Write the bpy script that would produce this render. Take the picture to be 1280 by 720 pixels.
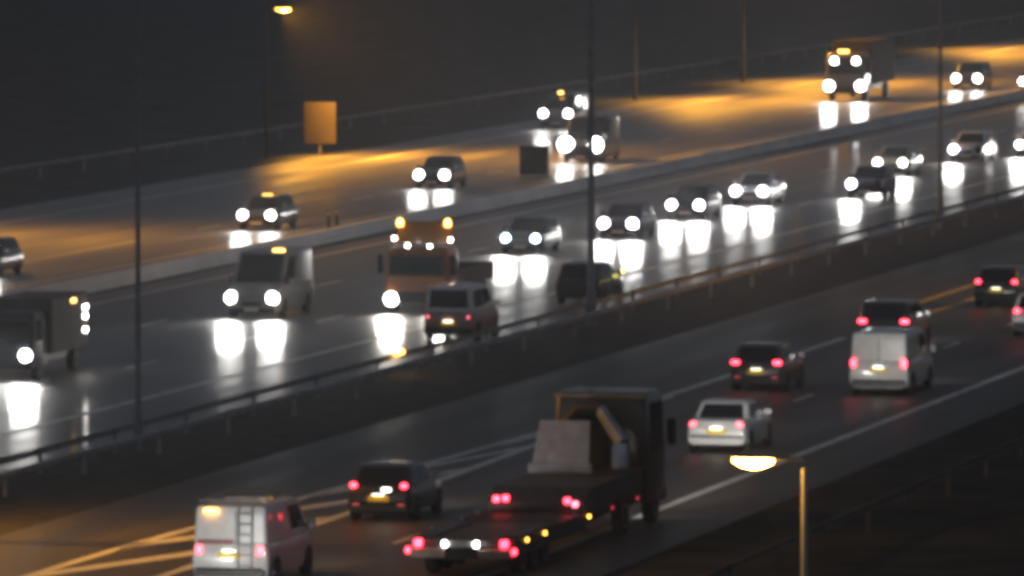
import bpy, bmesh, math, random
from mathutils import Vector, Matrix
random.seed(7)
R = math.radians
for o in list(bpy.data.objects): bpy.data.objects.remove(o)
S = bpy.context.scene
COL = S.collection

# ------------------------------------------------------------------ camera, sky, exposure
CAM_H, FPX, VPX, VPY = 19.3, 11000.0, 3150.0, -266.0      # mast height, focal length in photo pixels, vanishing point of the road
PITCH = math.atan((360 - VPY) / FPX)
def _ray(x, y):
    a, b, c = x - 640, -(y - 360), FPX
    return (a, c * math.cos(PITCH) + b * math.sin(PITCH), b * math.cos(PITCH) - c * math.sin(PITCH))
_d = _ray(VPX, VPY)
YAW = math.atan2(_d[0], _d[1])
def at(x, y, z=0.0):
    """photo pixel -> point of the level z (road runs along +Y, mast stands at the origin)"""
    r = _ray(x, y); t = (z - CAM_H) / r[2]
    a, b = r[0] * t, r[1] * t
    return Vector((a * math.cos(YAW) - b * math.sin(YAW), a * math.sin(YAW) + b * math.cos(YAW), z))
cd = bpy.data.cameras.new('camera'); cam = bpy.data.objects.new('camera', cd); COL.objects.link(cam)
cam.location = (0, 0, CAM_H); cam.rotation_euler = (R(90) - PITCH, 0, YAW)
cd.sensor_width = 36; cd.lens = 36 * FPX / 1280; cd.clip_start = 1; cd.clip_end = 6000
S.camera = cam
W = bpy.data.worlds.new('World'); S.world = W; W.use_nodes = True
bg = W.node_tree.nodes['Background']
bg.inputs[0].default_value = (0.66, 0.79, 1.0, 1); bg.inputs[1].default_value = 0.09   # overcast night sky, town glow on low cloud
S.view_settings.view_transform = 'Standard'; S.view_settings.look = 'None'
S.view_settings.exposure = 0.0; S.view_settings.gamma = 1
S.render.engine = 'CYCLES'
cy = S.cycles
cy.use_denoising = True
cy.filter_width = 5.0                      # a soft surveillance lens
cy.max_bounces = 5; cy.diffuse_bounces = 2; cy.glossy_bounces = 3; cy.volume_bounces = 0
cy.sample_clamp_indirect = 6; cy.sample_clamp_direct = 0
cy.caustics_reflective = False; cy.caustics_refractive = False

HEAD_W = 430      # headlamp beam
SODIUM = (1.0, 0.43, 0.035)

# ------------------------------------------------------------------ materials
def mat(name, col, rough=0.5, metal=0.0, coat=0.0, var=0.0, scale=4.0, spec=0.5, rvar=0.0, bump=0.0, bscale=40):
    m = bpy.data.materials.new(name); m.use_nodes = True
    nt = m.node_tree; p = nt.nodes['Principled BSDF']
    p.inputs['Base Color'].default_value = (*col, 1); p.inputs['Roughness'].default_value = rough
    p.inputs['Metallic'].default_value = metal; p.inputs['Coat Weight'].default_value = coat
    p.inputs['Coat Roughness'].default_value = 0.08
    p.inputs['Specular IOR Level'].default_value = spec
    if var or rvar:
        g = nt.nodes.new('ShaderNodeNewGeometry'); n = nt.nodes.new('ShaderNodeTexNoise')
        n.inputs['Scale'].default_value = scale; n.inputs['Detail'].default_value = 5
        nt.links.new(g.outputs['Position'], n.inputs['Vector'])
        if var:
            r = nt.nodes.new('ShaderNodeMapRange'); r.inputs[1].default_value = .3; r.inputs[2].default_value = .7
            r.inputs[3].default_value = 1 - var; r.inputs[4].default_value = 1 + var
            v = nt.nodes.new('ShaderNodeVectorMath'); v.operation = 'SCALE'; v.inputs[0].default_value = col
            nt.links.new(n.outputs[0], r.inputs[0]); nt.links.new(r.outputs[0], v.inputs['Scale'])
            nt.links.new(v.outputs[0], p.inputs['Base Color'])
        if rvar:
            r = nt.nodes.new('ShaderNodeMapRange'); r.inputs[1].default_value = .35; r.inputs[2].default_value = .65
            r.inputs[3].default_value = max(.03, rough - rvar); r.inputs[4].default_value = rough + rvar
            nt.links.new(n.outputs[0], r.inputs[0]); nt.links.new(r.outputs[0], p.inputs['Roughness'])
    if bump:
        g = nt.nodes.new('ShaderNodeNewGeometry'); n = nt.nodes.new('ShaderNodeTexNoise'); b = nt.nodes.new('ShaderNodeBump')
        n.inputs['Scale'].default_value = bscale; n.inputs['Detail'].default_value = 3
        b.inputs['Strength'].default_value = bump; b.inputs['Distance'].default_value = .02
        nt.links.new(g.outputs['Position'], n.inputs['Vector']); nt.links.new(n.outputs[0], b.inputs['Height'])
        nt.links.new(b.outputs[0], p.inputs['Normal'])
    return m
def glow(name, col, s):
    m = bpy.data.materials.new(name); m.use_nodes = True
    p = m.node_tree.nodes['Principled BSDF']
    p.inputs['Base Color'].default_value = (.5, .5, .5, 1); p.inputs['Roughness'].default_value = .15
    p.inputs['Emission Color'].default_value = (*col, 1); p.inputs['Emission Strength'].default_value = s
    return m
def road_mat(name, base, rough, rvar, spec, film=0.0, frough=.1):
    """wet asphalt: wheel tracks and puddled patches stretched along the road"""
    m = bpy.data.materials.new(name); m.use_nodes = True
    nt = m.node_tree; p = nt.nodes['Principled BSDF']; N = nt.nodes.new; L = nt.links.new
    g = N('ShaderNodeNewGeometry')
    mp = N('ShaderNodeMapping'); mp.inputs['Scale'].default_value = (.55, .035, 1); L(g.outputs['Position'], mp.inputs[0])
    n1 = N('ShaderNodeTexNoise'); n1.inputs['Scale'].default_value = 1; n1.inputs['Detail'].default_value = 6; L(mp.outputs[0], n1.inputs[0])
    n2 = N('ShaderNodeTexNoise'); n2.inputs['Scale'].default_value = 9; n2.inputs['Detail'].default_value = 4; L(g.outputs['Position'], n2.inputs[0])
    add = N('ShaderNodeMath'); add.operation = 'MULTIPLY_ADD'; add.inputs[1].default_value = .35
    L(n2.outputs[0], add.inputs[0]); L(n1.outputs[0], add.inputs[2])
    r = N('ShaderNodeMapRange'); r.inputs[1].default_value = .45; r.inputs[2].default_value = .9
    r.inputs[3].default_value = max(.04, rough - rvar); r.inputs[4].default_value = rough + rvar
    L(add.outputs[0], r.inputs[0]); L(r.outputs[0], p.inputs['Roughness'])
    c = N('ShaderNodeMapRange'); c.inputs[1].default_value = .45; c.inputs[2].default_value = .9; c.inputs[3].default_value = .5; c.inputs[4].default_value = 1.6
    L(add.outputs[0], c.inputs[0])
    v = N('ShaderNodeVectorMath'); v.operation = 'SCALE'; v.inputs[0].default_value = base
    L(c.outputs[0], v.inputs['Scale']); L(v.outputs[0], p.inputs['Base Color'])
    p.inputs['Specular IOR Level'].default_value = spec
    fw = N('ShaderNodeMapRange'); fw.inputs[1].default_value = .45; fw.inputs[2].default_value = .85; fw.inputs[3].default_value = film * 1.5; fw.inputs[4].default_value = film * .35
    L(add.outputs[0], fw.inputs[0]); L(fw.outputs[0], p.inputs['Coat Weight'])
    fr = N('ShaderNodeMapRange'); fr.inputs[1].default_value = .35; fr.inputs[2].default_value = .7; fr.inputs[3].default_value = frough * .6; fr.inputs[4].default_value = frough * 2.0
    L(n2.outputs[0], fr.inputs[0]); L(fr.outputs[0], p.inputs['Coat Roughness'])
    p.inputs['Coat IOR'].default_value = 1.33   # film of water
    n3 = N('ShaderNodeTexNoise'); n3.inputs['Scale'].default_value = 3.0; n3.inputs['Detail'].default_value = 3; L(g.outputs['Position'], n3.inputs[0])
    b = N('ShaderNodeBump'); b.inputs['Strength'].default_value = .10; b.inputs['Distance'].default_value = .02
    L(n3.outputs[0], b.inputs['Height']); L(b.outputs[0], p.inputs['Normal']); L(b.outputs[0], p.inputs['Coat Normal'])
    return m

M = dict(
    grass=mat('wet_grass', (.085, .09, .09), .9, var=.35, scale=.35, spec=.05, bump=.6, bscale=12),
    verge=mat('short_dark_grass', (.05, .048, .042), .95, var=.4, scale=.5, spec=.03),
    soil=mat('median_gravel', (.060, .056, .052), .9, var=.4, scale=1.2, spec=.1, bump=.5),
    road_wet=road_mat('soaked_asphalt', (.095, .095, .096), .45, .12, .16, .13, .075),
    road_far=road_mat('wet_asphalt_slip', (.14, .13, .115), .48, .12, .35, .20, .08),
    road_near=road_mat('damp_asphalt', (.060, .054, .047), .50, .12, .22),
    paint=mat('road_paint', (.66, .64, .60), .55, var=.25, scale=1.5),
    amber_lit_paint=mat('amber_lit_road_paint', (.62, .42, .06), .55, var=.25, scale=1.5),  # amber light on the gore lines, put into the paint colour
    conc=mat('barrier_concrete', (.72, .71, .68), .7, var=.15, scale=.25),
    galv=mat('galvanised_steel', (.42, .41, .40), .75, .1, var=.3, scale=2, spec=.2),
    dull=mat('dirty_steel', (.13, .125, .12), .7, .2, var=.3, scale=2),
    pole=mat('weathered_column', (.26, .26, .28), .7, .0, var=.2, spec=.2), dark_pole=mat('painted_column', (.05, .05, .052), .7, .0, var=.2, spec=.2), bright_steel=mat('zinc_column', (.70, .66, .60), .35, .35, var=.1),
    tyre=mat('tyre_rubber', (.012, .012, .013), .8),
    rim=mat('alloy_rim', (.35, .35, .37), .3, .9),
    trim=mat('black_trim', (.014, .014, .015), .45),
    glass=mat('tinted_glass', (.006, .007, .010), .06, spec=.6),
    plate_y=mat('yellow_plate', (.75, .52, .03), .4),
    plate_w=mat('white_plate', (.7, .7, .68), .4),
    chrome=mat('chrome', (.8, .8, .82), .12, 1.0),
    steel=mat('scuffed_steel', (.33, .33, .33), .45, .5, var=.3, scale=3),
    deck=mat('timber_deck', (.022, .021, .022), .55, var=.3, scale=3),
    sign_back=mat('sign_sheet', (.07, .054, .034), .6, var=.12, scale=1.2),
    head=glow('headlamp', (1.0, .97, .95), 34), head_blue=glow('xenon_headlamp', (.66, .85, 1.0), 26),
    head_warm=glow('halogen_headlamp', (1.0, .93, .80), 52), head_violet=glow('discharge_headlamp', (.86, .84, 1.0), 44),
    tail=glow('tail_lamp', (1.0, .028, .055), 13), tail_dim=glow('tail_lamp_dim', (1.0, .16, .22), 5),
    tail_lo=glow('rear_fog_lamp', (1.0, .05, .10), 1.1),
    amber=glow('amber_lamp_or_glint', (1.0, .42, .05), 16), amber_hi=glow('amber_beacon_or_glint', (1.0, .50, .09), 12), marker=glow('marker_lamp_or_glint', (1, .95, .9), 35),
    yellow=glow('indicator_lamp', (.95, .9, .12), 9),
    platelamp=glow('plate_lamp', (1, .98, .85), 9),
    sodium=glow('sodium_bowl', (1.0, .50, .07), 200), sodium_far=glow('sodium_bowl_far', (1.0, .52, .06), 14),
)
_pc = {}
def paintmat(col, rough=.35):
    k = (tuple(col), rough)
    if k not in _pc: _pc[k] = mat('car_paint', col, rough, 0, .6, var=.10, scale=2.5)
    return _pc[k]

# ------------------------------------------------------------------ mesh helpers
def box(bm, x0, x1, y0, y1, z0, z1, bev=0.0):
    r = bmesh.ops.create_cube(bm, size=1); vs = r['verts']
    for v in vs:
        v.co = Vector(((x0 + x1) / 2 + v.co.x * (x1 - x0), (y0 + y1) / 2 + v.co.y * (y1 - y0), (z0 + z1) / 2 + v.co.z * (z1 - z0)))
    if bev:
        es = list({e for v in vs for e in v.link_edges})
        bmesh.ops.bevel(bm, geom=es, offset=bev, segments=2, affect='EDGES')
def tube(bm, pts, rad, n=10):
    pts = [Vector(p) for p in pts]
    if not isinstance(rad, (list, tuple)): rad = [rad] * len(pts)
    rings = []
    for i, p in enumerate(pts):
        d = (pts[min(i + 1, len(pts) - 1)] - pts[max(i - 1, 0)]).normalized()
        u = d.orthogonal().normalized() if abs(d.z) > .9 else d.cross(Vector((0, 0, 1))).normalized()
        w = d.cross(u)
        rings.append([bm.verts.new(p + (u * math.cos(2 * math.pi * k / n) + w * math.sin(2 * math.pi * k / n)) * rad[i]) for k in range(n)])
    skin(bm, rings)
def skin(bm, rings):
    n = len(rings[0])
    for a, b in zip(rings, rings[1:]):
        for k in range(n): bm.faces.new((a[k], a[(k + 1) % n], b[(k + 1) % n], b[k]))
    bm.faces.new(rings[0][::-1]); bm.faces.new(rings[-1])
def loft(bm, rings): skin(bm, [[bm.verts.new(p) for p in r] for r in rings])
def disc_lathe(bm, prof, n=20, axis='x', c=(0, 0, 0)):
    """profile of (offset along axis, radius)"""
    rings = []
    for t, r in prof:
        ring = []
        for k in range(n):
            a = 2 * math.pi * k / n
            q = {'x': (t, r * math.cos(a), r * math.sin(a)), 'y': (r * math.cos(a), t, r * math.sin(a)), 'z': (r * math.cos(a), r * math.sin(a), t)}[axis]
            ring.append((q[0] + c[0], q[1] + c[1], q[2] + c[2]))
        rings.append(ring)
    loft(bm, rings)
def panel(bm, q, th):
    """thin glazed panel from four corners, raised th along its normal"""
    q = [Vector(p) for p in q]
    n = (q[1] - q[0]).cross(q[3] - q[0]).normalized() * th
    loft(bm, [[p - n for p in q], [p + n for p in q]])
def obj(name, bm, m, parent=None, smooth=35):
    bmesh.ops.recalc_face_normals(bm, faces=bm.faces)
    me = bpy.data.meshes.new(name); bm.to_mesh(me); bm.free()
    me.materials.append(m)
    if smooth:
        for p in me.polygons: p.use_smooth = True
        me.set_sharp_from_angle(angle=R(smooth))
    o = bpy.data.objects.new(name, me); COL.objects.link(o)
    if parent: o.parent = parent
    return o
def part(name, m, parent, fn, smooth=35):
    bm = bmesh.new(); fn(bm); return obj(name, bm, m, parent, smooth)
def thing(name, label, cat, loc=(0, 0, 0), rz=0, group=None):
    o = bpy.data.objects.new(name, None); COL.objects.link(o); o.empty_display_size = .2
    o.location = loc; o.rotation_euler = (0, 0, rz)
    o['label'] = label; o['category'] = cat
    if group: o['group'] = group
    return o
def tag(o, label, cat, group=None):
    o['label'] = label; o['category'] = cat
    if group: o['group'] = group
    return o
def struct(name, bm, m, smooth=0, kind='structure'):
    o = obj(name, bm, m, None, smooth); o['kind'] = kind; return o
def strip(bm, pts, w, z):
    """painted line of width w along (X, Y) points"""
    pr = []
    for x, y in pts: pr.append((bm.verts.new((x - w / 2, y, z)), bm.verts.new((x + w / 2, y, z))))
    for a, b in zip(pr, pr[1:]): bm.faces.new((a[0], a[1], b[1], b[0]))
def sheet(bm, x0, x1, y0, y1, z, ny=1):
    for k in range(ny):
        a, b = y0 + (y1 - y0) * k / ny, y0 + (y1 - y0) * (k + 1) / ny
        bm.faces.new([bm.verts.new(p) for p in ((x0, a, z), (x1, a, z), (x1, b, z), (x0, b, z))])
    bmesh.ops.remove_doubles(bm, verts=bm.verts, dist=1e-4)

# ------------------------------------------------------------------ ground and roads
bm = bmesh.new(); sheet(bm, -1500, 900, -300, 3500, -.012); struct('ground', bm, M['grass'])
Y0, Y1 = 120, 1500
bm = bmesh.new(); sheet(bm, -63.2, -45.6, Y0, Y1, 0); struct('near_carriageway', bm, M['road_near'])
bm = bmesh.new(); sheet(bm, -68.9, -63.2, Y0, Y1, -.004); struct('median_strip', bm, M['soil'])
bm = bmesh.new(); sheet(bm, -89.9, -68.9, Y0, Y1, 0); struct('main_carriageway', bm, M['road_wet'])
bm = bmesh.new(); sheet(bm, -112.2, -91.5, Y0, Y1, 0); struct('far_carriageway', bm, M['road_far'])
bm = bmesh.new(); sheet(bm, -45.6, 60, Y0 - 40, Y1, -.006); struct('near_verge', bm, M['verge'])
PZ = .004
def lines(name, m, fn):
    bm = bmesh.new(); fn(bm); struct(name, bm, m)
lines('road_edge_line', M['paint'], lambda b: strip(b, [(-48.35, Y0), (-48.35, Y1)], .30, PZ))
lines('gore_line', M['paint'], lambda b: (strip(b, [(-59.9, 150), (-59.2, 215), (-57.6, 256), (-57.15, 275), (-57.1, 303)], .32, PZ),
                                          strip(b, [(-55.9, 150), (-56.15, 230), (-56.75, 257), (-57.0, 273)], .32, PZ)))
def bars(b):
    for k in range(8):
        y = 206 + k * 8.5
        xu = -59.2 + (y - 215) * 1.6 / 41 if y > 215 else -59.25
        y2 = y + 9; xl = -56.25 - max(0, y2 - 230) * .6 / 27
        if xl - xu < .35: continue
        a, c = Vector((xu + .13, y, PZ)), Vector((xl - .12, y2, PZ))
        b.faces.new([b.verts.new(p) for p in (a, a + Vector((0, 2.3, 0)), c + Vector((0, 2.3, 0)), c)])
lines('gore_hatching', M['paint'], bars)
lines('amber_lit_gore_line', M['amber_lit_paint'], lambda b: (strip(b, [(-57.3, 308), (-58.3, 322), (-58.6, 420), (-58.6, 900)], .30, PZ), strip(b, [(-56.95, 308), (-56.75, 322), (-56.5, 420), (-56.4, 900)], .30, PZ)))  # yellow here is amber light painted onto the lines
def dashes(x, y0, step, ln, w):
    def f(b):
        y = y0
        while y < 900:
            strip(b, [(x, y), (x, y + ln)], w, PZ); y += step
    return f
lines('lane_dash_line', M['paint'], dashes(-52.75, 137.5, 13.4, 3.2, .16))
lines('main_edge_line', M['paint'], lambda b: strip(b, [(-73.0, Y0), (-73.0, Y1)], .32, PZ))
lines('main_lane_line', M['paint'], dashes(-77.4, 139, 13, 4, .16))
lines('main_second_lane_line', M['paint'], dashes(-83.0, 135, 13, 4, .16))
lines('main_far_edge_line', M['paint'], lambda b: strip(b, [(-88.2, Y0), (-88.2, Y1)], .18, PZ))
lines('far_edge_line', M['paint'], lambda b: strip(b, [(-94.1, Y0), (-94.1, Y1)], .22, PZ))
lines('far_lane_line', M['paint'], lambda b: strip(b, [(-98.8, Y0), (-98.8, 362)], .16, PZ))
lines('far_lane_dash', M['paint'], dashes(-98.8, 372, 14, 4, .15))
lines('far_shoulder_line', M['paint'], lambda b: strip(b, [(-108.6, Y0), (-108.6, Y1)], .2, PZ))

# ------------------------------------------------------------------ barriers and guard rails
def barrier():
    b = bmesh.new()
    prof = [(-.32, 0), (-.30, .08), (-.20, .22), (-.15, .55), (.15, .55), (.20, .22), (.30, .08), (.32, 0)]
    ys = list(range(130, 1300, 30))
    loft(b, [[(-90.7 + x, y, z - .01) for x, z in prof] for y in ys])
    return tag(obj('concrete_barrier', b, M['conc'], None, 25), 'long pale concrete barrier between the wet main carriageway and the far carriageway', 'barrier')
barrier()
def w_ring(x, y, s, z):
    p = [(0, -.155), (.03, -.15), (.08, -.09), (.08, -.05), (.02, 0), (.08, .05), (.08, .09), (.03, .15), (0, .155)]
    q = [(a + .006, c) for a, c in p]
    o = p + [(a - .012, c) for a, c in p[::-1]]
    return [(x + s * a, y, z + c * .6) for a, c in o]
def guard_rail(x, label, s=1, y0=140, y1=1000, step=8, bend=None, reflect=(), m=None):
    t = thing('guard_rail', label, 'guard rail', (x, y0, 0), 0, 'steel guard rails beside the carriageways')
    fx = bend or (lambda y: 0)
    part('rail_beam', m or M['galv'], t, lambda b: loft(b, [w_ring(fx(y), y - y0, s, .62) for y in [y0 + (y1 - y0) * k / 60 for k in range(61)]]), 40)
    proto = None; y = y0 + 2
    while y < min(y1, y0 + step * 98):
        if proto is None:
            proto = part('post', m or M['galv'], t, lambda b: box(b, -.05, .03, -.05, .05, -.05, .74)); p = proto
        else:
            p = proto.copy(); COL.objects.link(p); p.parent = t
        p.location = (fx(y) - s * .05, y - y0, 0); y += step
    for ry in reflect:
        part('amber_reflector_glint', M['amber'], t, lambda b: box(b, -.02 + .09, .11, ry - y0 - .55, ry - y0 + .55, .66, .78), 0)  # glint of the reflector, put in as emission
    return t
guard_rail(-66.5, 'steel guard rail on the near edge of the dark median', 1)
guard_rail(-67.9, 'steel guard rail on the far edge of the median beside the wet main carriageway', -1, reflect=(281,))
guard_rail(-119.6, 'far steel guard rail along the dark verge beyond the far carriageway', 1, y0=330, y1=1100)
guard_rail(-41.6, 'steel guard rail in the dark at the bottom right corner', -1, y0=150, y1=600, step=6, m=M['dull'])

# ------------------------------------------------------------------ drizzle haze over the whole place (forward scattering droplets)
bm = bmesh.new(); box(bm, -1505, 905, -305, 3505, -1.1, 23)
hm = bpy.data.materials.new('haze'); hm.use_nodes = True
hm.node_tree.nodes.remove(hm.node_tree.nodes['Principled BSDF'])
pv = hm.node_tree.nodes.new('ShaderNodeVolumePrincipled'); pv.inputs['Color'].default_value = (.93, .95, 1, 1)
pv.inputs['Density'].default_value = .00017; pv.inputs['Anisotropy'].default_value = .88
hm.node_tree.links.new(pv.outputs[0], hm.node_tree.nodes['Material Output'].inputs['Volume'])
struct('haze', bm, hm, 0, 'stuff')

# ------------------------------------------------------------------ lamp columns
def column(loc, h, arm, label, m_bowl, r0=.11, rz=math.pi, group=None, double=False, power=0, lit=True, hl=.62, m_pole=None, cone=150, name='street_lamp', tilt=0, m_arm=None, flat=False):
    t = thing(name, label, 'street lamp', loc, rz, group)
    mp = m_pole or M['pole']
    part('base_cover', mp, t, lambda b: tube(b, [(0, 0, -.05), (0, 0, 1.3)], [r0 * 1.35, r0 * 1.3], 14))
    part('column', mp, t, lambda b: tube(b, [(0, 0, 1.3), (0, 0, h * .5), (0, 0, h)], [r0, r0 * .8, r0 * .6], 14))
    for sgn in ((1, -1) if double else (1,)):
        part('arm', m_arm or mp, t, lambda b: tube(b, [(0, 0, h + (.16 if flat else -.04)), (sgn * arm * .3, 0, h + (.16 if flat else .10)), (sgn * arm, 0, h + .16)], [r0 * .5, r0 * .45, r0 * .4], 10))
        def hous(b):
            rings = []
            for k in range(9):
                u = k / 8; w = .15 * math.sin(math.pi * (.12 + .80 * u)) ** .6; z = .16 * math.sin(math.pi * (.1 + .8 * u))
                rings.append([(sgn * (arm - .12 + u * (hl + .2)), w * math.cos(a), h + .16 + (z * math.sin(a) if math.sin(a) > 0 else .02 * math.sin(a)))
                              for a in [2 * math.pi * j / 12 for j in range(12)]])
            loft(b, rings)
        lan = part('lantern', m_arm or mp, t, hous)
        def bowl(b):
            rings = []
            for k in range(9):
                u = k / 8; w = .135 * math.sin(math.pi * (.06 + .88 * u)) ** .55; z = .15 * math.sin(math.pi * (.05 + .9 * u)) ** .7
                rings.append([(sgn * (arm + .02 + u * hl), w * math.cos(a), h + .138 + (z * math.sin(a) if math.sin(a) < 0 else .004 * math.sin(a)))
                              for a in [2 * math.pi * j / 12 for j in range(12)]])
            loft(b, rings)
        part('bowl', m_bowl if lit else M['glass'], lan, bowl)
        if power:
            ld = bpy.data.lights.new('lamp_light', 'SPOT'); ld.energy = power; ld.color = SODIUM
            ld.spot_size = R(cone); ld.spot_blend = 1; ld.shadow_soft_size = .2
            lo = bpy.data.objects.new('lamp_light', ld); COL.objects.link(lo); lo.parent = t
            lo.location = (sgn * (arm + hl * .5), 0, h - .08); lo.rotation_euler = (0, -R(tilt) * sgn, 0)
    return t
MG = 'tall dark lamp columns along the median'
for px, py, r0, lb in ((175, 566, .085, 'tall dark lamp column in the median, leftmost of the three'),
                       (750, 408, .14, 'thick dark lamp column in the median beside the stopped dark hatchback'),
                       (1175, 286, .10, 'tall dark lamp column in the median, rightmost of the three')):
    p = at(px, py); column((-67.2, p.y, 0), 14.5, 1.8, lb, None, r0, 0, MG, True, 0, False, name='lamp_column')
# sodium lamps behind the far carriageway
FG = 'sodium street lamps along the far verge'
def far_lamp(y, lb, power=9000, x=-114.8, h=7.6, arm=.5, tilt=72):
    return column((x, y, 0), h, arm, lb, M['sodium_far'], .11, 0, FG, False, power, True, .8, M['dark_pole'], 155, tilt=tilt)
far_lamp(446, 'glowing sodium street lamp beside the tan sign board, upper left', 66000)
far_lamp(362, 'sodium street lamp on the far verge, beyond the left edge', 24000, -113.4, 10.5, 3.2, 40)
far_lamp(532, 'added sodium street lamp on the far verge, behind the bright pair of headlights near the cabinet', 47000, -113.4, 10.5, 3.2, 40)  # extra lamp, put in to cast an orange pool on the road
far_lamp(566, 'added sodium street lamp on the far verge, behind and left of the far lorry', 47000, -113.4, 10.5, 3.2, 40)  # another extra lamp, added for the orange pool by the lorry
far_lamp(640, 'sodium street lamp on the far verge, most distant one at the upper right', 55000, -113.4, 10.5, 3.2, 40)
# near sodium lamp, foreground right
hp = at(943, 581, 8.0)
column((hp.x + .85, hp.y, 0), 7.95, .52, 'bright sodium street lamp with an orange lit column, closest to the camera', M['sodium'], .075, math.pi, 'sodium street lamps beside the near carriageway', False, 22000, True, .66, M['bright_steel'], 120, tilt=68, m_arm=M['pole'], flat=True)
column((-65.2, 216, 0), 9.5, .8, 'sodium street lamp beside the near carriageway, just beyond the lower left corner', M['sodium'], .10, math.pi, 'sodium street lamps beside the near carriageway', False, 9500, True, .66, M['galv'], 150, tilt=-42)

column((-39.5, 330, 0), 10, 1.2, 'unseen sodium street lamp added just beyond the right edge to light the near carriageway', M['sodium'], .10, math.pi, 'sodium street lamps beside the near carriageway', False, 12000, True, .66, M['galv'], 150, tilt=22)  # unseen lamp, added to light the gore lines and road at right
# ------------------------------------------------------------------ road furniture
p = at(400, 193)
t = thing('sign_board', 'tan rectangular sign board on a post beyond the far carriageway', 'sign', p, R(6))
part('board', M['sign_back'], t, lambda b: box(b, -.85, .85, -.03, .03, .55, 2.75, .02))
part('post', M['galv'], t, lambda b: tube(b, [(0, .08, -.05), (0, .08, 2.6)], .05))
for z in (.9, 2.4): part('bracket', M['galv'], t, lambda b: box(b, -.78, .78, .032, .07, z - .05, z + .05))
p = at(668, 221)
t = thing('roadside_cabinet', 'dark roadside equipment cabinet behind the concrete barrier', 'cabinet', p)
part('housing', M['trim'], t, lambda b: box(b, -.70, .70, -.3, .3, .12, 1.5, .03))
part('plinth', M['conc'], t, lambda b: box(b, -.74, .74, -.33, .33, -.05, .12))
part('roof', M['trim'], t, lambda b: box(b, -.76, .76, -.36, .36, 1.5, 1.56))
for i, (px, py) in enumerate(((411, 291), (421, 289))):
    p = at(px, py)
    t = thing('marker_post', ['slim dark marker post behind the concrete barrier, the left one of the pair', 'slim dark marker post behind the concrete barrier, the right one of the pair'][i], 'marker post', p, 0, 'marker posts by the barrier')
    part('post', M['trim'], t, lambda b: box(b, -.07, .07, -.05, .05, -.02, 1.0, .02))
    part('reflector', M['plate_w'], t, lambda b: box(b, -.04, .04, -.058, -.0505, .78, .9))

# ------------------------------------------------------------------ vehicles
def beam(root, x, y, z, power, col=(1, .97, .93), size=78, dip=1.5):
    if not power: return
    ld = bpy.data.lights.new('headlight_beam', 'SPOT'); ld.energy = power; ld.color = col
    ld.spot_size = R(size); ld.spot_blend = 1.0; ld.shadow_soft_size = .50
    o = bpy.data.objects.new('headlight_beam', ld); COL.objects.link(o); o.parent = root
    o.location = (x, y + .08, z); o.rotation_euler = (R(90) - R(dip), 0, 0)      # looks along local +Y, a little down
def rrect(y0, y1, hw, z, r, n=4):
    r = min(r, hw * .9, (y1 - y0) * .45); out = []
    for cx, cyy, a0 in ((hw - r, y1 - r, 0), (-hw + r, y1 - r, 90), (-hw + r, y0 + r, 180), (hw - r, y0 + r, 270)):
        for k in range(n + 1):
            a = R(a0 + 90 * k / n); out.append((cx + r * math.cos(a), cyy + r * math.sin(a), z))
    return out
def bodyring(y, zb, zt, hw):
    h = zt - zb
    half = [(hw * .80, zb), (hw * .96, zb + h * .08), (hw, zb + h * .32), (hw, zb + h * .55), (hw * .975, zb + h * .80), (hw * .93, zt - h * .06), (hw * .84, zt)]
    return [(x, y, z) for x, z in half] + [(-x, y, z) for x, z in half[::-1]]
def wheel(root, x, y, r, w=.21):
    s = 1 if x > 0 else -1
    o = part('wheel', M['tyre'], root, lambda b: disc_lathe(b, [(-w / 2, r * .72), (-w / 2, r * .93), (-w * .36, r), (w * .36, r), (w / 2, r * .93), (w / 2, r * .72)], 22, 'x'))
    o.location = (x, y, r)
    part('rim', M['rim'], o, lambda b: disc_lathe(b, [(s * (w / 2 - .05), r * .70), (s * (w / 2 + .002), r * .66), (s * (w / 2 + .004), r * .60), (s * (w / 2 - .04), r * .40), (s * (w / 2 - .01), r * .14)], 16, 'x'))
    return o
K = {
 #        L    W    H    belt  hood  deck  base(rear,front) roof(rear,front) as fractions of L from the rear
 'hatch':  (4.1, 1.74, 1.46, .92, .86, .95, .02, .74, .14, .55),
 'saloon': (4.5, 1.76, 1.43, .92, .86, .98, .15, .73, .27, .53),
 'estate': (4.6, 1.78, 1.50, .94, .87, .95, .015, .73, .09, .54),
 'suv':    (4.5, 1.86, 1.70, 1.06, 1.0, 1.06, .015, .74, .07, .55),
 'mpv':    (4.4, 1.84, 1.92, 1.08, 1.0, 1.08, .012, .83, .04, .62),
 'van':    (5.0, 1.92, 1.98, 1.12, 1.05, 1.12, .008, .86, .02, .66),
 'tall':   (5.5, 2.02, 2.35, 1.20, 1.12, 1.20, .008, .86, .015, .68),
}
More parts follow.
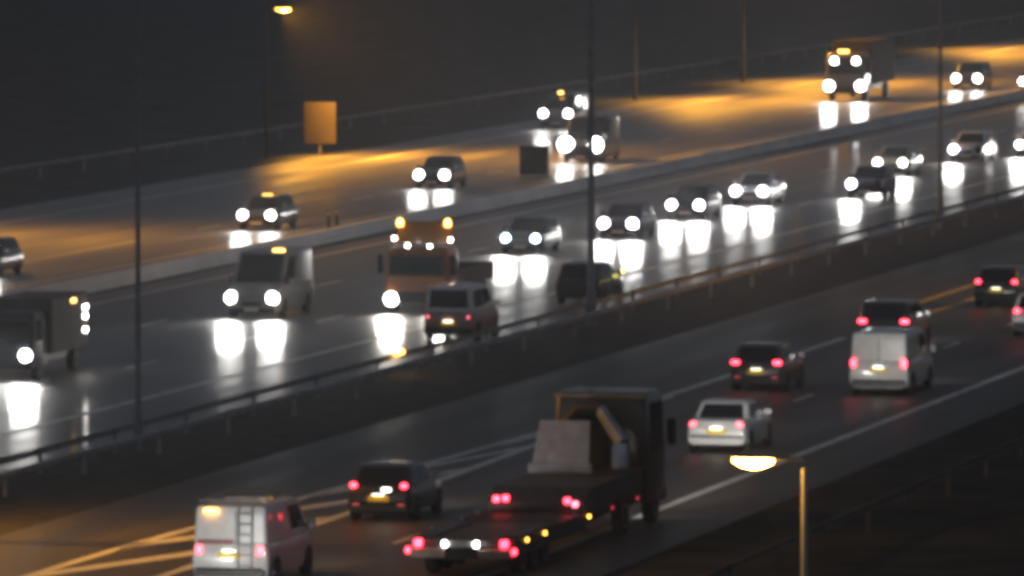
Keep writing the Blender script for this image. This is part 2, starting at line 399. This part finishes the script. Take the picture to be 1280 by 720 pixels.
def vehicle(kind, px, py, label, col, away=True, group=None, name='car', cat='car', head='head', tail='tail', lamps=(True, True), scale=1.0,
            plate=True, hz=.66, lampr=.11, tailz=None, taillo=False, beams=1.0, tdx=1.0, windows=True, loc=None, roofcol=None, cat_parts=(), tailw=1.0):
    L, Wd, Hh, belt, hood, deck, bR, bF, rR, rF = K[kind]
    Wd *= scale
    g = at(px, py) if loc is None else Vector(loc)
    t = thing(name, label, cat, (g.x, g.y + L / 2, 0), 0 if away else math.pi, group)
    hw = Wd / 2; r0 = -L / 2; Yf = lambda u: r0 + L * u
    pm = paintmat(col)
    vanlike = kind in ('van', 'tall'); cl = .19
    # lower shell
    rear_flat = kind in ('van', 'tall', 'mpv', 'estate', 'suv', 'hatch')
    st = [(0, cl + .14, deck - .16, hw * .90), (.012, cl + .04, deck - .05, hw * .955), (.05, cl, deck - .01, hw * .985), (bR + .03, cl, max(deck, belt), hw),
          (.45, cl, belt + .005, hw), (bF - .02, cl, belt, hw), (bF + .05, cl, hood + .05, hw * .995), (.90, cl, hood - .05, hw * .97), (.965, cl + .02, hood - .15, hw * .91), (1.0, cl + .10, hood - .28, hw * .80)]
    if vanlike: st[0] = (0, cl + .10, deck - .05, hw * .94); st[1] = (.006, cl + .03, deck - .01, hw * .97)
    st = sorted(st)
    part('body', pm, t, lambda b: loft(b, [bodyring(Yf(u), zb, zt, w) for u, zb, zt, w in st]), 40)
    # cabin
    wr = hw * (.90 if vanlike else .80 if kind != 'suv' and kind != 'mpv' else .86)
    zr = Hh
    zb0 = belt - .04
    def cabin(b):
        rr = []
        for v in (0, .35, .75, .93):
            rr.append(rrect(Yf(bR + (rR - bR) * v), Yf(bF + (rF - bF) * v), hw * .945 + (wr - hw * .945) * v, zb0 + (zr - .03 - zb0) * v, .16 if not vanlike else .08))
        rr.append(rrect(Yf(rR) + .03, Yf(rF) - .06, wr - .02, zr - .025, .16 if not vanlike else .1))
        rr.append(rrect(Yf(rR) + .14, Yf(rF) - .20, wr - .12, zr, .14))
        loft(b, rr)
    part('cabin', paintmat(roofcol) if roofcol else pm, t, cabin, 40)
    def cp(v, end):   # point heights on the cabin shell: half width and y at height fraction v
        w = hw * .945 + (wr - hw * .945) * v; z = zb0 + (zr - .03 - zb0) * v
        y = Yf(bF + (rF - bF) * v) if end == 'f' else Yf(bR + (rR - bR) * v)
        return w, y, z
    def glassq(end, v0, v1, inset):
        w0, y0, z0 = cp(v0, end); w1, y1, z1 = cp(v1, end)
        return [(-w0 + inset, y0, z0), (w0 - inset, y0, z0), (w1 - inset, y1, z1), (-w1 + inset, y1, z1)]
    part('windscreen', M['glass'], t, lambda b: panel(b, glassq('f', .12, .90, .15), .012), 0)
    if windows:
        if vanlike:
            for s in (-1, 1):
                def rwin(b, s=s):
                    w0, y0, z0 = cp(.28, 'r'); w1, y1, z1 = cp(.86, 'r')
                    panel(b, [(s * .06, y0, z0), (s * (w0 - .16), y0, z0), (s * (w1 - .16), y1, z1), (s * .06, y1, z1)], .012)
                part('rear_window', M['glass'], t, rwin, 0)
        else:
            part('rear_window', M['glass'], t, lambda b: panel(b, glassq('r', .16, .88, .15), .012), 0)
    for s in (-1, 1):
        def sw(b, s=s):
            v0, v1 = .16, .86
            w0, f0, z0 = cp(v0, 'f'); w1, f1, z1 = cp(v1, 'f'); _, q0, _ = cp(v0, 'r'); _, q1, _ = cp(v1, 'r')
            spans = [(.62, .93)] if vanlike else [(.09, .50), (.54, .90)]
            for a, c in spans:
                panel(b, [(s * w0, q0 + (f0 - q0) * a, z0), (s * w0, q0 + (f0 - q0) * c, z0), (s * w1, q1 + (f1 - q1) * c, z1), (s * w1, q1 + (f1 - q1) * a, z1)], .010)
        part('side_window', M['glass'], t, sw, 0)
        def mir(b, s=s):
            y = Yf(bF) - .30
            box(b, *sorted((s * (hw - .06), s * (hw + .17))), y - .05, y + .07, belt + .02, belt + (.30 if vanlike else .18), .03)
        mo = part('door_mirror', pm if not vanlike else M['trim'], t, mir)
        part('mirror_glass', M['chrome'], mo, lambda b, s=s: box(b, *sorted((s * (hw + .01), s * (hw + .155))), Yf(bF) - .356, Yf(bF) - .351, belt + .045, belt + (.27 if vanlike else .155)))
        wr_ = .33 if kind in ('van', 'tall', 'suv') else .305
        for u in (.185, .80):
            part('wheel_arch', M['trim'], t, lambda b, s=s, u=u: disc_lathe(b, [(s * (hw - .10), wr_ + .07), (s * (hw + .004), wr_ + .06), (s * (hw + .005), wr_ * .5)], 22, 'x', (0, Yf(u), wr_)))
            wheel(t, s * (hw - .085), Yf(u), wr_)
        # lamps
        on = lamps[0 if s < 0 else 1]
        hx = s * (hw - .24); lr = lampr if not away else .07
        part('headlight', M[head] if on else M['glass'], t, lambda b: disc_lathe(b, [(-.10, lr * 1.3), (.0, lr * 1.2), (.03, lr * .9), (.045, lr * .3)], 16, 'y', (hx - s * (.12 if away else 0), L / 2 - .01, hz)))
        if on: beam(t, hx, L / 2 + .06, hz, HEAD_W * beams * (.6 if away else .55 if g.x < -91 else 1.6), size=26 if beams > 1.5 else 78, dip=.2 if beams > 1.5 else 1.5)
        tz = tailz or (belt - .10 if kind != 'saloon' else deck - .18)
        th = .26 if vanlike else .13
        tx = s * (hw * .90 - .10) * tdx
        part('tail_light', M[tail], t, lambda b: box(b, tx - .085 * tailw, tx + .085 * tailw, r0 - .02, r0 + .10, tz - th / 2, tz + th / 2, .03))
        if taillo: part('rear_reflector', M['tail_lo'], t, lambda b: box(b, s * hw * .70 - .09, s * hw * .70 + .09, r0 - .045, r0 - .01, .40, .46))
    part('rear_bumper', M['trim'] if not cat_parts or 'bright' not in cat_parts else pm, t, lambda b: box(b, -hw * .93, hw * .93, r0 - .05, r0 + .12, cl + .06, cl + .30, .05))
    part('front_bumper', M['trim'], t, lambda b: box(b, -hw * .84, hw * .84, L / 2 - .22, L / 2 + .02, cl + .02, cl + .22, .05))
    part('grille', M['trim'], t, lambda b: box(b, -.36, .36, L / 2 - .10, L / 2 + .012, cl + .27, cl + .42, .015))
    if plate:
        pz = .80 if vanlike else .62
        part('number_plate', M['plate_y'], t, lambda b: box(b, -.29, .29, r0 - .026, r0 + .05, pz - .085, pz + .07))
        part('plate_lamp', M['platelamp'], t, lambda b: box(b, -.16, .16, r0 - .07, r0 + .02, pz + .088, pz + .098))
        part('front_plate', M['plate_w'], t, lambda b: box(b, -.26, .26, L / 2 + .021, L / 2 + .03, cl + .07, cl + .18))
    return t
AG = 'vehicles driving away on the near carriageway'
OG = 'vehicles coming towards the camera on the wet main carriageway'
CG = 'vehicles coming towards the camera on the far carriageway'

# --- away traffic
v = vehicle('van', 287, 735, 'white panel van with a ladder on its back door, at the bottom left', (.55, .55, .54), True, AG, 'panel_van', 'van', windows=False, tailz=.92, plate=True)
LV, WV = K['van'][0], K['van'][1]
def ladder(b):
    y = -LV / 2 - .05
    for x in (.22, .56): tube(b, [(x, y, .42), (x, y + .02, 1.95)], .02, 6)
    for k in range(6): tube(b, [(.22, y, .55 + k * .25), (.56, y, .55 + k * .25)], .016, 6)
part('ladder', M['steel'], v, ladder)
part('door_stripe', paintmat((.18, .03, .03)), v, lambda b: box(b, -.80, .10, -LV / 2 - .012, -LV / 2 + .04, 1.06, 1.17))
part('brake_light', M['amber'], v, lambda b: box(b, -.62, -.32, -LV / 2 - .02, -LV / 2 + .10, 1.83, 1.90))
part('door_handle', M['chrome'], v, lambda b: box(b, -.02, .20, -LV / 2 - .03, -LV / 2 + .04, .82, .92, .01))
def rack(b):
    for y in (-1.9, -.6, .7): tube(b, [(-.8, y, 1.93), (-.8, y, 2.07), (.8, y, 2.07), (.8, y, 1.93)], .022, 6)
    for x in (-.8, .8): tube(b, [(x, -2.2, 2.08), (x, .9, 2.08)], .022, 6)
part('roof_rack', M['steel'], v, rack)
part('door_seam', M['trim'], v, lambda b: box(b, .145, .155, -LV / 2 - .008, -LV / 2 + .03, .36, 1.84))
v = vehicle('hatch', 473, 652, 'black hatchback crossing the hatched gore marking, yellow plate lit', (.012, .012, .014), True, AG, taillo=True, tailz=.95, tdx=1.0)
part('badge_glint', M['platelamp'], v, lambda b: box(b, .10, .32, -2.05 - .02, -2.0, .80, .88))  # shiny spot on the tailgate, made as a small glowing block
v = vehicle('saloon', 895, 566, 'pale silver saloon with a brightly lit boot, just ahead of the lorry', (.62, .62, .60), True, AG, tailz=.82, beams=7, cat_parts=('bright',))
v = vehicle('hatch', 945, 489, 'dark grey hatchback with double tail lights in the outer lane', (.035, .035, .038), True, AG, taillo=True, tailz=.92, tailw=1.5, beams=3)
v = vehicle('van', 1098, 494, 'white panel van with blank white back doors, tail lights low', (.66, .65, .61), True, AG, 'panel_van', 'van', windows=False, tailz=1.0, scale=1.0, tdx=1.06)
part('door_seam', M['trim'], v, lambda b: box(b, -.006, .006, -LV / 2 - .008, -LV / 2 + .03, .36, 1.84))
part('door_handle', M['chrome'], v, lambda b: box(b, .10, .34, -LV / 2 - .03, -LV / 2 + .04, .88, .96, .01))
v = vehicle('suv', 1104, 440, 'dark car with bright double tail lights, half hidden behind the white van', (.02, .02, .022), True, AG, tailz=1.05, tailw=1.6)
v = vehicle('hatch', 1245, 384, 'dark hatchback furthest up the near carriageway at the right edge', (.018, .018, .02), True, AG, tailz=.95)
v = vehicle('estate', 1295, 421, 'pale estate car cut off by the right edge of the photo', (.6, .6, .6), True, AG, tailz=.90)
v = vehicle('hatch', 0, 0, 'unseen dark hatchback added behind the white van for its headlights', (.02, .02, .02), True, AG, loc=(-53.4, 186, 0), beams=12)  # unseen car, put in so its beams light the van's back doors
# --- stopped on the hard strip beside the median
SG = 'vehicles stopped beside the median'
v = vehicle('mpv', 560, 427, 'dull red people carrier with a pale roof stopped in front of the orange lorry', (.50, .28, .23), True, SG, 'people_carrier', 'car', tail='tail_dim', tailz=.86, lamps=(False, False), roofcol=(.75, .70, .70), tailw=.6)
part('rear_wiper', M['trim'], v, lambda b: box(b, -.02, .4, -2.2, -2.15, 1.20, 1.23))
v = vehicle('estate', 722, 380, 'unlit dark estate car beside the thick median lamp column', (.025, .025, .032), True, SG, tail='glass', lamps=(False, False), plate=False)
part('side_repeater', M['yellow'], v, lambda b: box(b, .87, .95, 1.35, 1.5, .95, 1.1, .02))

# --- oncoming main carriageway
v = vehicle('hatch', 650, 318, 'dark car with bluish headlights behind the orange lorry', (.03, .03, .035), False, OG, head='head_blue', lampr=.13)
v = vehicle('hatch', 772, 299, 'dark car partly hidden behind the thick median lamp column, one headlight showing', (.02, .02, .024), False, OG, head='head_violet', lampr=.17)
v = vehicle('hatch', 856, 275, 'dark car with white headlights, third oncoming car right of the thick column', (.03, .028, .028), False, OG, head='head_violet', lampr=.16)
v = vehicle('saloon', 936, 257, 'silver saloon with glaring headlights and lit flank in the middle lane', (.55, .55, .53), False, OG, head='head_violet', lampr=.17)
v = vehicle('hatch', 1080, 248, 'dark car with only one headlight burning, nearest the median in the main carriageway', (.02, .02, .022), False, OG, head='head_violet', lamps=(False, True), lampr=.16)
v = vehicle('saloon', 1112, 220, 'yellowish grey saloon queuing behind the one-headlight car', (.4, .38, .28), False, OG, lampr=.14)
v = vehicle('estate', 1207, 203, 'silver estate car right of the rightmost median column', (.55, .55, .55), False, OG, head='head_violet', lamps=(False, True), lampr=.16)
v = vehicle('hatch', 1289, 197, 'pale car cut by the right edge on the main carriageway', (.5, .5, .5), False, OG, head='head_violet', lampr=.15)
v = vehicle('tall', 314, 398, 'tall white delivery van with glaring headlights in the middle of the wet carriageway', (.24, .22, .20), False, OG, 'delivery_van', 'van', lampr=.17, hz=.74)
part('roof_marker_or_glint', M['amber_hi'], v, lambda b: box(b, -.70, -.30, .55, .70, 2.35, 2.41))  # amber glint on the roof, made as a glowing block

def truck_wheels(t, ys, x, r=.48, w=.3):
    for y in ys:
        for s in (-1, 1): wheel(t, s * x, y, r, w)
def cab(t, col, y0, y1, hw, z0, z1, wm=True):
    pm = paintmat(col)
    def sh(b):
        loft(b, [rrect(y0, y1 + .04, hw * .98, z0, .12), rrect(y0, y1 + .05, hw, z0 + .25, .14), rrect(y0, y1, hw, z0 + (z1 - z0) * .42, .14),
                 rrect(y0, y1 - .22, hw * .96, z1 - .18, .14), rrect(y0 + .05, y1 - .34, hw * .90, z1, .18)])
    c = part('cab', pm, t, sh, 40)
    if wm:
        zA, zB = z0 + (z1 - z0) * .46, z1 - .30
        yA, yB = y1 - .01, y1 - .19
        part('windscreen', M['glass'], t, lambda b: panel(b, [(-hw * .86, yA, zA), (hw * .86, yA, zA), (hw * .82, yB, zB), (-hw * .82, yB, zB)], .02), 0)
        for s in (-1, 1):
            part('side_window', M['glass'], t, lambda b, s=s: panel(b, [(s * hw * .995, y0 + .5, zA), (s * hw * .995, y1 - .3, zA), (s * hw * .965, y1 - .4, zB), (s * hw * .965, y0 + .5, zB)], .02), 0)
            part('door_mirror', M['trim'], t, lambda b, s=s: box(b, *sorted((s * (hw + .06), s * (hw + .30))), y1 - .25, y1 - .12, zA + .05, zA + .75, .04))
        part('front_bumper', M['trim'], t, lambda b: box(b, -hw, hw, y1 - .05, y1 + .12, z0 - .10, z0 + .28, .05))
    return c
# orange highway lorry, front half hidden by the red people carrier
g = at(520, 393)
t = thing('maintenance_lorry', 'orange maintenance lorry with amber beacons and one big headlight showing', 'lorry', (g.x, g.y + 3.8, 0), math.pi, OG)
OR = (.38, .11, .006)
cab(t, OR, 1.9, 3.8, 1.2, .55, 2.45)
part('chassis', M['trim'], t, lambda b: box(b, -.5, .5, -3.7, 2.6, .55, .85))
part('flat_bed', paintmat((.10, .09, .08)), t, lambda b: (box(b, -1.2, 1.2, -3.8, 1.7, .95, 1.08), box(b, -1.2, -1.15, -3.8, 1.7, 1.08, 1.55), box(b, 1.15, 1.2, -3.8, 1.7, 1.08, 1.55), box(b, -1.15, 1.15, -3.8, -3.75, 1.08, 1.55)))
part('light_board', paintmat((.20, .10, .012)), t, lambda b: box(b, -1.05, 1.05, 2.3, 2.5, 2.55, 3.35, .03))
for x in (-1.1, 1.1): part('beacon', M['amber_hi'], t, lambda b: disc_lathe(b, [(3.18, .11), (3.32, .11), (3.42, .08), (3.45, .03)], 12, 'z', (x * .82, 2.56, .0)))
for x, z in ((-1.0, 2.68), (-.42, 2.48), (.42, 2.50), (1.12, 2.72)):
    part('marker_light', M['marker'], t, lambda b: disc_lathe(b, [(0, .06), (.05, .055), (.06, .02)], 10, 'y', (x, 3.36 if z < 2.6 else 2.52, z)))
for s in (-1, 1):
    part('headlight', M['head_warm'], t, lambda b: disc_lathe(b, [(-.06, .24), (.02, .22), (.05, .12)], 16, 'y', (s * .92, 3.93, .56)))
    beam(t, s * .92, 4.0, .56, HEAD_W * 2.4, (1, .94, .84))
truck_wheels(t, (-2.4, 2.9), 1.02, .46, .28)

# box van at the left edge
g = at(4, 475)
t = thing('box_van', 'box van with a pinkish grey body and dark cab at the left edge', 'van', (g.x, g.y + 3.2, 0), math.pi, OG)
cab(t, (.03, .035, .045), 1.2, 3.1, .98, .42, 2.2)
part('cargo_box', mat('box_panel', (.15, .12, .11), .7, var=.15, scale=2), t, lambda b: box(b, -1.08, 1.08, -3.2, 1.15, .75, 2.55, .04))
part('roof_marker_or_glint', M['amber_hi'], t, lambda b: box(b, -1.12, -1.06, -1.6, -1.2, 2.30, 2.40))
for i, z in enumerate((2.05, 1.75, 1.3)): part('side_marker_or_glint', M['marker'], t, lambda b: box(b, -1.115, -1.075, -3.0, -2.7, z - .06, z + .06))  # white glints on the flank, made as glowing blocks
part('chassis', M['trim'], t, lambda b: box(b, -.5, .5, -3.1, 2.4, .42, .74))
for s in (-1, 1):
    part('headlight', M['head'], t, lambda b: disc_lathe(b, [(-.06, .2), (.02, .18), (.05, .08)], 16, 'y', (s * .74, 3.21, .80)))
    beam(t, s * .74, 3.3, .80, HEAD_W * 2)
truck_wheels(t, (-2.0, 2.3), .88, .36, .24)

# --- far carriageway
v = vehicle('hatch', 320, 288, 'dark hatchback with an orange glint on its roof edge, left on the far carriageway', (.035, .035, .035), False, CG, lampr=.15)
part('roof_marker_or_glint', M['amber_hi'], v, lambda b: box(b, -.22, .22, -.06, .0, 1.455, 1.48))  # orange glint on the roof edge, given its own emission
v = vehicle('hatch', 539, 236, 'dark car with white headlights in the middle of the far carriageway', (.02, .02, .022), False, CG, lampr=.17)
v = vehicle('van', 694, 162, 'dark van furthest left of the bright pair of headlights before the cabinet', (.05, .05, .05), False, CG, 'panel_van', 'van', lampr=.17, hz=.9)
part('roof_marker_or_glint', M['amber_hi'], v, lambda b: box(b, -.12, .12, 1.0, 1.12, 1.99, 2.09))
v = vehicle('tall', 725, 204, 'tall dark van behind the thick median column on the far carriageway', (.03, .03, .035), False, CG, 'delivery_van', 'van', lampr=.30, hz=.95)
v = vehicle('suv', 1208, 113, 'dark car with white headlights on the far carriageway, upper right', (.03, .03, .032), False, CG, lampr=.19, hz=.75)
v = vehicle('hatch', 1290, 115, 'dark car cut off by the right edge on the far carriageway', (.03, .03, .03), False, CG, lampr=.16)
v = vehicle('hatch', -32, 347, 'dark car almost wholly beyond the left edge on the far carriageway', (.008, .008, .008), False, CG, lampr=.15)
g = at(1056, 127)
t = thing('box_lorry', 'big lorry with two headlights and two high roof lamps on the far carriageway', 'lorry', (g.x, g.y + 5.0, 0), math.pi, CG)
cab(t, (.05, .05, .055), 3.0, 5.0, 1.22, .6, 3.0)
part('cargo_box', mat('curtain_side', (.02, .02, .022), .8, var=.2, scale=2, spec=.05), t, lambda b: box(b, -1.25, 1.25, -5.0, 2.9, 1.0, 3.65, .04))
part('chassis', M['trim'], t, lambda b: box(b, -.5, .5, -4.9, 4.0, .6, .98))
for s in (-1, 1):
    part('headlight', M['head'], t, lambda b: disc_lathe(b, [(-.06, .30), (.02, .27), (.05, .12)], 16, 'y', (s * .98, 5.12, .95)))
    beam(t, s * .98, 5.2, .95, HEAD_W * 1.2)
    part('roof_lamp', M['head'], t, lambda b: disc_lathe(b, [(-.06, .2), (.02, .18), (.05, .06)], 14, 'y', (s * .68, 4.95, 2.5)))
part('roof_marker_or_glint', M['amber'], t, lambda b: box(b, -.15, .45, 4.55, 4.75, 3.02, 3.14))
truck_wheels(t, (-3.2, 3.7), 1.03, .48, .3)

# --- low loader in the foreground
g = at(576, 724)
t = thing('low_loader', 'long low loader lorry with a steel ramp panel and crane behind its dark cab', 'lorry', (g.x, g.y, 0), 0, AG)
part('deck', M['deck'], t, lambda b: box(b, -1.28, 1.28, .15, 8.3, .78, .95))
part('gooseneck', M['deck'], t, lambda b: loft(b, [[(x, y, z) for x, z in ((-1.25, z0), (1.25, z0), (1.25, z1), (-1.25, z1))] for y, z0, z1 in ((8.3, .78, 1.22), (9.2, .9, 1.55), (15.4, 1.15, 1.58))]), 0)
for s in (-1, 1): part('side_rail', M['trim'], t, lambda b: box(b, *sorted((s * 1.285, s * 1.31)), .2, 8.3, .55, .99))
for s in (-1, 1): part('mudguard', M['trim'], t, lambda b: box(b, s * 1.05 - .22, s * 1.05 + .22, .9, 4.9, .955, 1.0, .02))
for y in (2.2, 5.4, 7.2):
    for s in (-1, 1): part('lashing_ring', M['steel'], t, lambda b: disc_lathe(b, [(-.02, .07), (.02, .07)], 10, 'x', (s * 1.24, y, 1.02)))
for y in (5.6, 6.6, 7.6): part('deck_rib', M['dull'], t, lambda b: box(b, -1.2, 1.2, y, y + .08, .953, .985))
WB = mat('worn_bumper', (.50, .40, .30), .5, var=.3, scale=3)
for x in (-.86, .86): part('rear_bar', WB, t, lambda b: box(b, x - .42, x + .42, -.06, .15, .52, .74, .02))
part('number_plate', M['plate_w'], t, lambda b: box(b, -.42, .42, -.03, .10, .78, .94, .01))
for x in (-.40, .40): part('plate_lamp', M['marker'], t, lambda b: box(b, x - .04, x + .04, -.07, .0, .80, .92, .01))
for x in (-1.08, 1.08): part('tail_light', M['tail'], t, lambda b: box(b, x - .08, x + .08, -.08, .15, .78, .96, .02))
for x in (-1.33, 1.33): part('tail_light', M['tail'], t, lambda b: box(b, x - .05, x + .05, -.05, .10, .62, .76, .02))
for x, z, k in ((-1.0, 1.30, 'tail'), (-.76, 1.32, 'tail'), (.84, 1.28, 'tail'), (1.04, 1.2, 'tail_dim')): part('upper_tail_light', M[k], t, lambda b: box(b, x - .07, x + .07, 8.15, 8.32, z - .07, z + .07, .02))
for y in (1.5, 3.5, 8.6, 11.4, 14.5): part('side_marker_or_glint', M['amber'] if y < 9 else M['tail_lo'], t, lambda b: box(b, 1.31, 1.34, y - .045, y + .045, .83, .90))
truck_wheels(t, (1.6, 2.9, 4.2), 1.05, .40, .3)
truck_wheels(t, (13.6, 17.4), 1.05, .48, .3)
part('underframe', M['trim'], t, lambda b: box(b, -.6, .6, .4, 17.6, .45, .76))
cab(t, (.012, .011, .012), 16.0, 18.4, 1.26, .62, 3.5)
part('roof_edge', M['dull'], t, lambda b: box(b, -1.24, 1.24, 15.92, 15.99, 3.36, 3.46))
part('ramp_panel', mat('galvanised_ramp', (.19, .23, .31), .6, .1, var=.25, scale=3), t, lambda b: (panel(b, [(-1.15, 13.0, 1.72), (.35, 13.0, 1.72), (.28, 13.5, 2.92), (-1.05, 13.5, 2.92)], .04), box(b, -1.22, .45, 12.86, 12.955, 1.6, 1.86)))
part('crane_post', M['trim'], t, lambda b: box(b, -.35, .35, 15.0, 15.38, 1.585, 3.0, .05))
part('crane_boom', mat('boom_paint', (.19, .23, .31), .45, .1, var=.2), t, lambda b: (tube(b, [(.25, 14.8, 3.15), (.95, 14.4, 2.3)], [.16, .2], 8), box(b, .72, 1.12, 14.1, 14.5, 1.62, 2.3, .04)))
part('crane_knuckle', M['trim'], t, lambda b: tube(b, [(-.9, 14.85, 2.6), (-.3, 14.85, 3.15), (.25, 14.8, 3.15)], [.16, .2, .18], 8))
for s in (-1, 1):
    part('headlight', M['head'], t, lambda b: disc_lathe(b, [(-.06, .2), (.02, .18), (.05, .06)], 14, 'y', (s * .95, 18.5, .85)))
    beam(t, s * .95, 18.65, .85, HEAD_W * 15, size=26, dip=.2)
